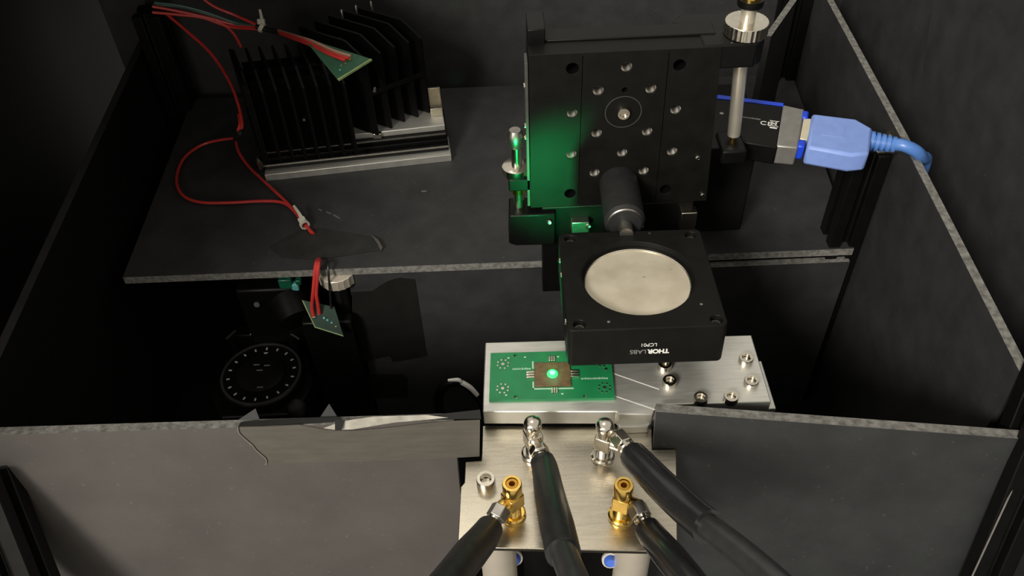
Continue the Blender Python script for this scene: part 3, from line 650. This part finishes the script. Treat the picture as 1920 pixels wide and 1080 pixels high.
def ztie(label, c, tail, r, d):
    t = thing('zip_tie', c, label, 'zip tie', 'white zip ties on the red wires')
    obj('band', G().lathe([(r, -1.3), (r + .9, -1.3), (r + .9, 1.3), (r, 1.3)], frame(c, d), 18, True), 'nylon', t)
    f = frame(c, tail - c)
    obj('head', G().box((-2.4, -1.8, r - .5), (2.4, 1.8, r + 3.2), f), 'nylon', t, bevel=.4)
    obj('tail', G().tube([c + (tail - c).normalized() * (r + 2), (c + tail) / 2 + Vector((.6, 0, .6)), tail], [1.5, 1.2, .9], 6), 'nylon', t)
ztie('white zip tie with a raised tail on the upper wire bundle', W(491, 52, 549), W(487, 18, 556), 2.6, W(500, 58, 548) - W(480, 46, 550))
ztie('white zip tie on the red wires near the shelf front edge', Z_(571, 421, -36), Z_(551, 386, -31), 2.3, Z_(584, 437, -38) - Z_(560, 405, -38))
wire('grey sleeve of the bundle at the upper zip tie', [W(480, 50, 550), W(505, 56, 547), W(524, 60, 543)], 'black_wire', 1.9)
wire('upper red wire entering the small board on the heat sink', [W(520, 57, 545), W(548, 67, 522), W(580, 79, 499), W(622, 98, 485), W(655, 109, 478)], 'red', 1.2)
wire('lower red wire entering the small board on the heat sink', [W(522, 61, 545), W(548, 71, 522), W(580, 83, 499), W(620, 102, 485), W(648, 113, 478)], 'red', 1.2)
wire('pale wire beside the red pair on the heat sink board', [W(524, 58, 541), W(550, 66, 521), W(585, 77, 497), W(625, 95, 484), W(658, 105, 478)], 'nylon_dim', 1.0)
# small boards
def small_board(label, cs, t, spots, em='pcb_dark', rims=()):
    c = sum((Vector(p) for p in cs), Vector()) / len(cs); th_ = thing('sensor_board', c, label, 'circuit board', 'small sensor boards on red wires')
    n = (Vector(cs[1]) - Vector(cs[0])).cross(Vector(cs[2]) - Vector(cs[0])).normalized()
    if n.dot(EYE - c) < 0: n = -n
    g = G().slab(cs, t)
    for f in g.bm.faces: f.material_index = 0 if f.normal.dot(n) > .9 or len(f.verts) > 4 else 1
    g.bm.normal_update()
    for f in g.bm.faces: f.material_index = 0 if abs(f.normal.dot(n)) > .9 else 1
    obj('substrate', g, [em, 'pcb_edge'], th_)
    for a, b in rims:
        a, b = Vector(cs[a]), Vector(cs[b]); q = ((c - (a + b) / 2)).normalized() * .9
        obj('board_edge', G().slab([a + n * .12, b + n * .12, b + q + n * .12, a + q + n * .12], .3), 'pcb_edge', th_)
    for s_ in spots:
        p = Vector(s_[0]); obj('solder_joint', G().lathe([(s_[1], 0), (s_[1] * .7, s_[1] * .7), (0, s_[1])], frame(p, n), 10), s_[2], th_)
    return th_
A = [W(582, 74, 500), W(697, 111, 475), W(634, 150, 466), W(576, 80, 498)]
small_board('small green sensor board leaning on the right heat sink', A, 1.4, [(W(655, 110, 479), 1.4, 'gold'), (W(648, 120, 477), 1, 'pad'), (W(660, 122, 476), .9, 'pad'), (W(640, 124, 476), .8, 'pad'), (W(672, 117, 477), .8, 'pad'), (W(638, 132, 473), .8, 'teal')], 'pcb_mid', rims=((1, 2),))
hy = 380
B_ = [W(566, 563, 386), W(590, 614, 376), W(644, 631, 374), W(627, 576, 385)]
small_board('small green sensor board hanging below the shelf edge', B_, 1.3, [(W(589, 594, 380), 1.3, 'pad'), (W(598, 589, 381), 1.0, 'pad'), (W(608, 596, 380), .9, 'teal'), (W(614, 600, 380), .9, 'teal'), (W(622, 605, 379), .8, 'teal'), (W(595, 607, 378.5), .8, 'pad'), (W(630, 612, 377.8), .6, 'gold')], rims=((0, 1), (1, 2)))
wire('left red wire hanging from the shelf edge to the small board', [P(597, 486, z=-37), P(592, 498, y=391), W(588, 540, 384), W(585, 575, 382), W(588, 593, 380)], 'red', 1.25, 'wires of the hanging board')
wire('right red wire hanging from the shelf edge to the small board', [P(599, 487, z=-36.5), P(597, 500, y=390.5), W(593, 545, 384), W(596, 570, 382), W(599, 588, 381)], 'red', 1.25, 'wires of the hanging board')
wire('thin black wire hanging from the shelf edge behind the red pair', [P(612, 487, z=-37), P(615, 500, y=391), W(618, 540, 386), W(621, 578, 384)], 'black_wire', .7, 'wires of the hanging board')

# ------------------------------------------------------------------ tapes
def tape(label, pts3, m, t=.35, extra=None): 
    o = obj('tape_strip', G().slab(pts3, t), m); return tag(o, label, 'tape')
# plane of the left front board, moved a little towards the viewer
bn = Vector((2.8 / 212.2, 1, -.2)).normalized(); 
def on_board(px, py, lift=.6):
    D = FWD + RGT * ((px - 960) / FPX) - UPV * ((py - 540) / FPX); p0 = Vector((-27.8, 227.2, 21)) - bn * lift
    return EYE + D * ((p0 - EYE).dot(bn) / D.dot(bn))
tp_ = thing('tape_strip', on_board(680, 830), 'black tape coloured brightly lit taupe folded over the top of the left front board', 'tape')
edge = [(446, 801), (448, 812), (458, 822), (466, 829), (474, 836), (480, 844), (490, 853), (498, 860), (500, 868), (497, 871)]
low = [(560, 868), (660, 866), (760, 863), (860, 858), (899, 856)]
top_ = [(900, 788), (840, 790), (780, 796), (720, 803), (660, 808), (610, 806), (560, 797), (500, 800)]
obj('front_flap', G().slab([on_board(a, b) for a, b in edge + low + top_], .4), 'tape', tp_)
zt = 21.5
def on_top(px, py, z=zt): return P(px, py, z=z)
ed_ = [on_board(a, b, 1.1) for a, b in edge]
obj('torn_edge', G().tube(ed_, .28, 6, 3), 'lip_and_highlight', tp_)
obj('top_flap', G().slab([on_top(446, 800), on_top(500, 797), on_top(590, 793), on_top(640, 789), on_top(640, 781), on_top(560, 784), on_top(500, 787), on_top(452, 791)], .3), 'tape_black', tp_)
obj('torn_fold', G().slab([on_top(606, 803, 22), on_top(640, 790, 24), on_top(700, 781, 24), on_top(800, 778, 22.5), on_top(840, 783, 22.3), on_top(740, 792, 22.3), on_top(660, 805, 22.3), on_top(632, 806, 22)], .4), 'tape_back', tp_)
obj('crease', G().slab([on_top(628, 786, 24.5), on_top(646, 788, 24.5), on_top(640, 806, 23.5), on_top(628, 807, 23.5)], .3), 'tape_black', tp_)
obj('top_flap', G().slab([on_top(800, 779), on_top(900, 768), on_top(902, 785), on_top(820, 786)], .3), 'tape_black', tp_)
for a, b, c in (((447, 787), (479, 766), (487, 787)), ((597, 787), (617, 757), (632, 781))):
    obj('torn_tab', G().slab([P(*a, y=232), P(*c, y=232.5), P(*b, y=236)], .3), 'board', tp_)
Y3 = 394.2
tape('black tape patch with torn top edge on the panel under the shelf', [P(a, b, y=Y3) for a, b in ((660, 548), (698, 546), (712, 536), (728, 527), (748, 521), (778, 524), (790, 600), (801, 668), (770, 674), (737, 679), (730, 668), (690, 676), (660, 682))], 'tape_black')
tape('short black strip below the torn patch', [P(a, b, y=Y3) for a, b in ((670, 702), (755, 702), (764, 710), (764, 745), (672, 748))], 'tape_black')  # dark rectangle drawn as a thin black strip
tape('black tape flap over the wires at the shelf front edge', [P(a, b, z=-39.4) for a, b in ((505, 462), (560, 432), (600, 428), (690, 443), (714, 455), (716, 468), (640, 480), (590, 486), (530, 482))], 'tape_soft', .4)
tape('curled black tape edge beside the flap on the shelf', [P(696, 440, z=-38.8), P(709, 449, z=-37), P(717, 463, z=-37), P(714, 470, z=-38.8), P(708, 458, z=-38.6)], 'tape', .3)

# ------------------------------------------------------------------ under the shelf: rotation stage, knob, laser head
rc = Vector((-174.5, 378, -120))
rs_ = thing('rotation_stage', rc + Vector((0, 0, -80)), 'dark rotation stage with white graduated dial below the shelf', 'rotation stage')
RZ = Matrix.Translation(rc)
obj('dial_rim', G().lathe([(0, -8), (28.5, -8), (28.5, -1), (27.4, 0), (25.8, 0), (25.3, -.8), (0, -.8)], RZ, 64), 'black', rs_)
obj('rim_ring', G().lathe([(27.6, -.2), (27.2, .25), (25.9, .25), (25.6, -.3)], RZ, 64), 'rim', rs_)
obj('hub', G().lathe([(16.5, -.8), (16.5, .4), (15.5, 1), (0, 1)], RZ, 48), 'black_face', rs_)
g0 = G().box((-.55, -1.1, -.1), (.55, 1.1, .12)); g0m = obj('graduation_mark', g0, 'mark', rs_)
for k in range(18):
    an = 2 * math.pi * k / 18 + math.pi / 2
    o = g0m if k == 0 else dup(g0m, rs_, (0, 0, 0))
    o.location = (rc + Vector((22.4 * math.cos(an), 22.4 * math.sin(an), -.7)) - (rc + Vector((0, 0, -80)))) * S; o.rotation_euler = (0, 0, an - math.pi / 2)
bm_off = -(rc + Vector((0, 0, -80)))
me_ = g0m.data
for v in me_.vertices: v.co = v.co - bm_off * S
obj('zero_pointer', G().prism([(-1.6, 18.8), (1.6, 18.8), (0, 16.2)], .2, RZ @ Matrix.Translation((0, 0, -.6))), 'mark', rs_)
g = G()
for a, b in ((-6, 6), (1.5, 5), (-3, 1), (0, -14)): g.box((a, b, 1), (a + 4, b + 1, 1.1), RZ)
obj('dial_marks', g, 'grey_print', rs_)
obj('housing', G().prism([(-36, -8), (-30, 18), (-16, 34), (14, 34), (30, 20), (34, -6), (26, -30), (-24, -30)], 22, Matrix.Translation(rc + Vector((0, 0, -31)))), 'black', rs_, bevel=1.5)
ip = P(481, 622, z=-112)
obj('index_block', G().box((ip.x - 14, ip.y - 3, -128), (ip.x + 14, ip.y + 8, -112)), 'black', rs_, bevel=1)
obj('index_plate', G().box((ip.x - 4, ip.y - 3, -112), (ip.x + 4, ip.y + 4, -111.5)), 'nylon', rs_, bevel=.3)
obj('index_mark', G().prism([(-2.6, 2), (2, 2.4), (1, -2), (-.4, -2.4), (.2, .8)], .12, Matrix.Translation((ip.x, ip.y, -111.5))), 'deep', rs_)
for a, b, c, d_ in ((424, 636, 442, 620), (533, 618, 562, 636)):
    u, v = P(a, b, z=-112), P(c, d_, z=-112); obj('clamp_arm', G().tube([u, v], 1.0, 6, 2), 'dull', rs_)
    obj('arm_block', G().cyl(Vector(((u.x + v.x) / 2, (u.y + v.y) / 2, -128)), Vector(((u.x + v.x) / 2, (u.y + v.y) / 2, -113)), 4), 'black', rs_)
p = P(440, 748, z=-128); obj('drive_screw', G().lathe([(0, -6), (5, -6), (5, 2), (3.5, 3), (0, 3)], frame(p, (-.4, -.8, .5)), 20), 'dull' if False else 'black_face', rs_)
p = P(556, 765, z=-128); obj('drive_knob', G().lathe([(0, -9), (6.5, -9), (6.5, 2), (5, 3), (0, 3)], frame(p, (.3, -.5, .8)), 12), 'black', rs_)
obj('post', G().box((rc.x - 18, rc.y - 16, -199.9), (rc.x + 18, rc.y + 16, -150)), 'black', rs_)
ka = P(626, 532, y=386)
ks = thing('knurled_knob', ka + Vector((0, 0, -6)), 'dull silver knurled knob just below the shelf edge', 'knob')
n = 40; pts = [((12.2 if k % 2 else 11.7) * math.cos(2 * math.pi * k / n), (12.2 if k % 2 else 11.7) * math.sin(2 * math.pi * k / n)) for k in range(n)]
kb = Vector((ka.x, 399, ka.z))
obj('disc', G().prism(pts, 8, Matrix.Translation(kb + Vector((0, 0, -8)))), 'silver_post', ks, bevel=.4)
obj('shaft', G().cyl(kb + Vector((0, 0, -70)), kb + Vector((0, 0, -8)), 5), 'deep', ks)
cb = P(632, 700, y=382)
co = obj('stage_column', G().box((cb.x - 15, 383, -199.9), (cb.x + 18, 392, -78)), 'black', bevel=1.5); tag(co, 'plain black column behind the hanging sensor board', 'column')
lh = thing('laser_head', P(520, 560, y=400) + Vector((0, 0, -30)), 'dark laser head with small bits coloured as green laser light under the shelf', 'laser')
u, v = P(440, 540, y=408), P(580, 590, y=408)
obj('body', G().box((u.x, 405, v.z - 25), (v.x, 430, u.z)), 'black', lh, bevel=2)
obj('barrel', G().cyl(P(560, 600, y=392), P(545, 560, y=406), 13, 15, 28), 'black', lh)
for px, py, w_, h_, m in ((536, 530, 9, 8, 'emerald'), (554, 536, 5, 6, 'teal'), (560, 527, 4, 4, 'emerald')):  # green laser light on these bits put into their colour
    p = P(px, py, y=403); obj('laser_lit_bit', G().box(p - Vector((w_ / 2, 2, h_ / 2)), p + Vector((w_ / 2, 3, h_ / 2))), m, lh, bevel=.8)
p = P(482, 570, y=404); obj('body_screw', G().lathe([(2, -1), (2, 1), (0, 1)], frame(p, (0, -1, .3)), 12), 'dull', lh)
bc = thing('black_lead', P(860, 735, y=330), 'short black cable arch with white print left of the stage', 'cable')
cp = [P(830, 790, y=330), P(822, 752, y=330), P(832, 725, y=330), P(858, 715, y=330), P(885, 730, y=328), P(905, 757, y=325), P(915, 790, y=322)]
obj('cord', G().tube(cp, 3.0, 12), 'black', bc)
obj('printed_band', G().tube([P(840, 713, y=326.6), P(858, 712, y=326.4), P(864, 715, y=326.3)], [.8, 1.2, 1.1], 8), 'white', bc)
obj('printed_band', G().tube([P(866, 717, y=326.3), P(882, 727, y=325), P(895, 741, y=323.6)], [1.6, 1.6, 1.4], 8), 'white', bc)
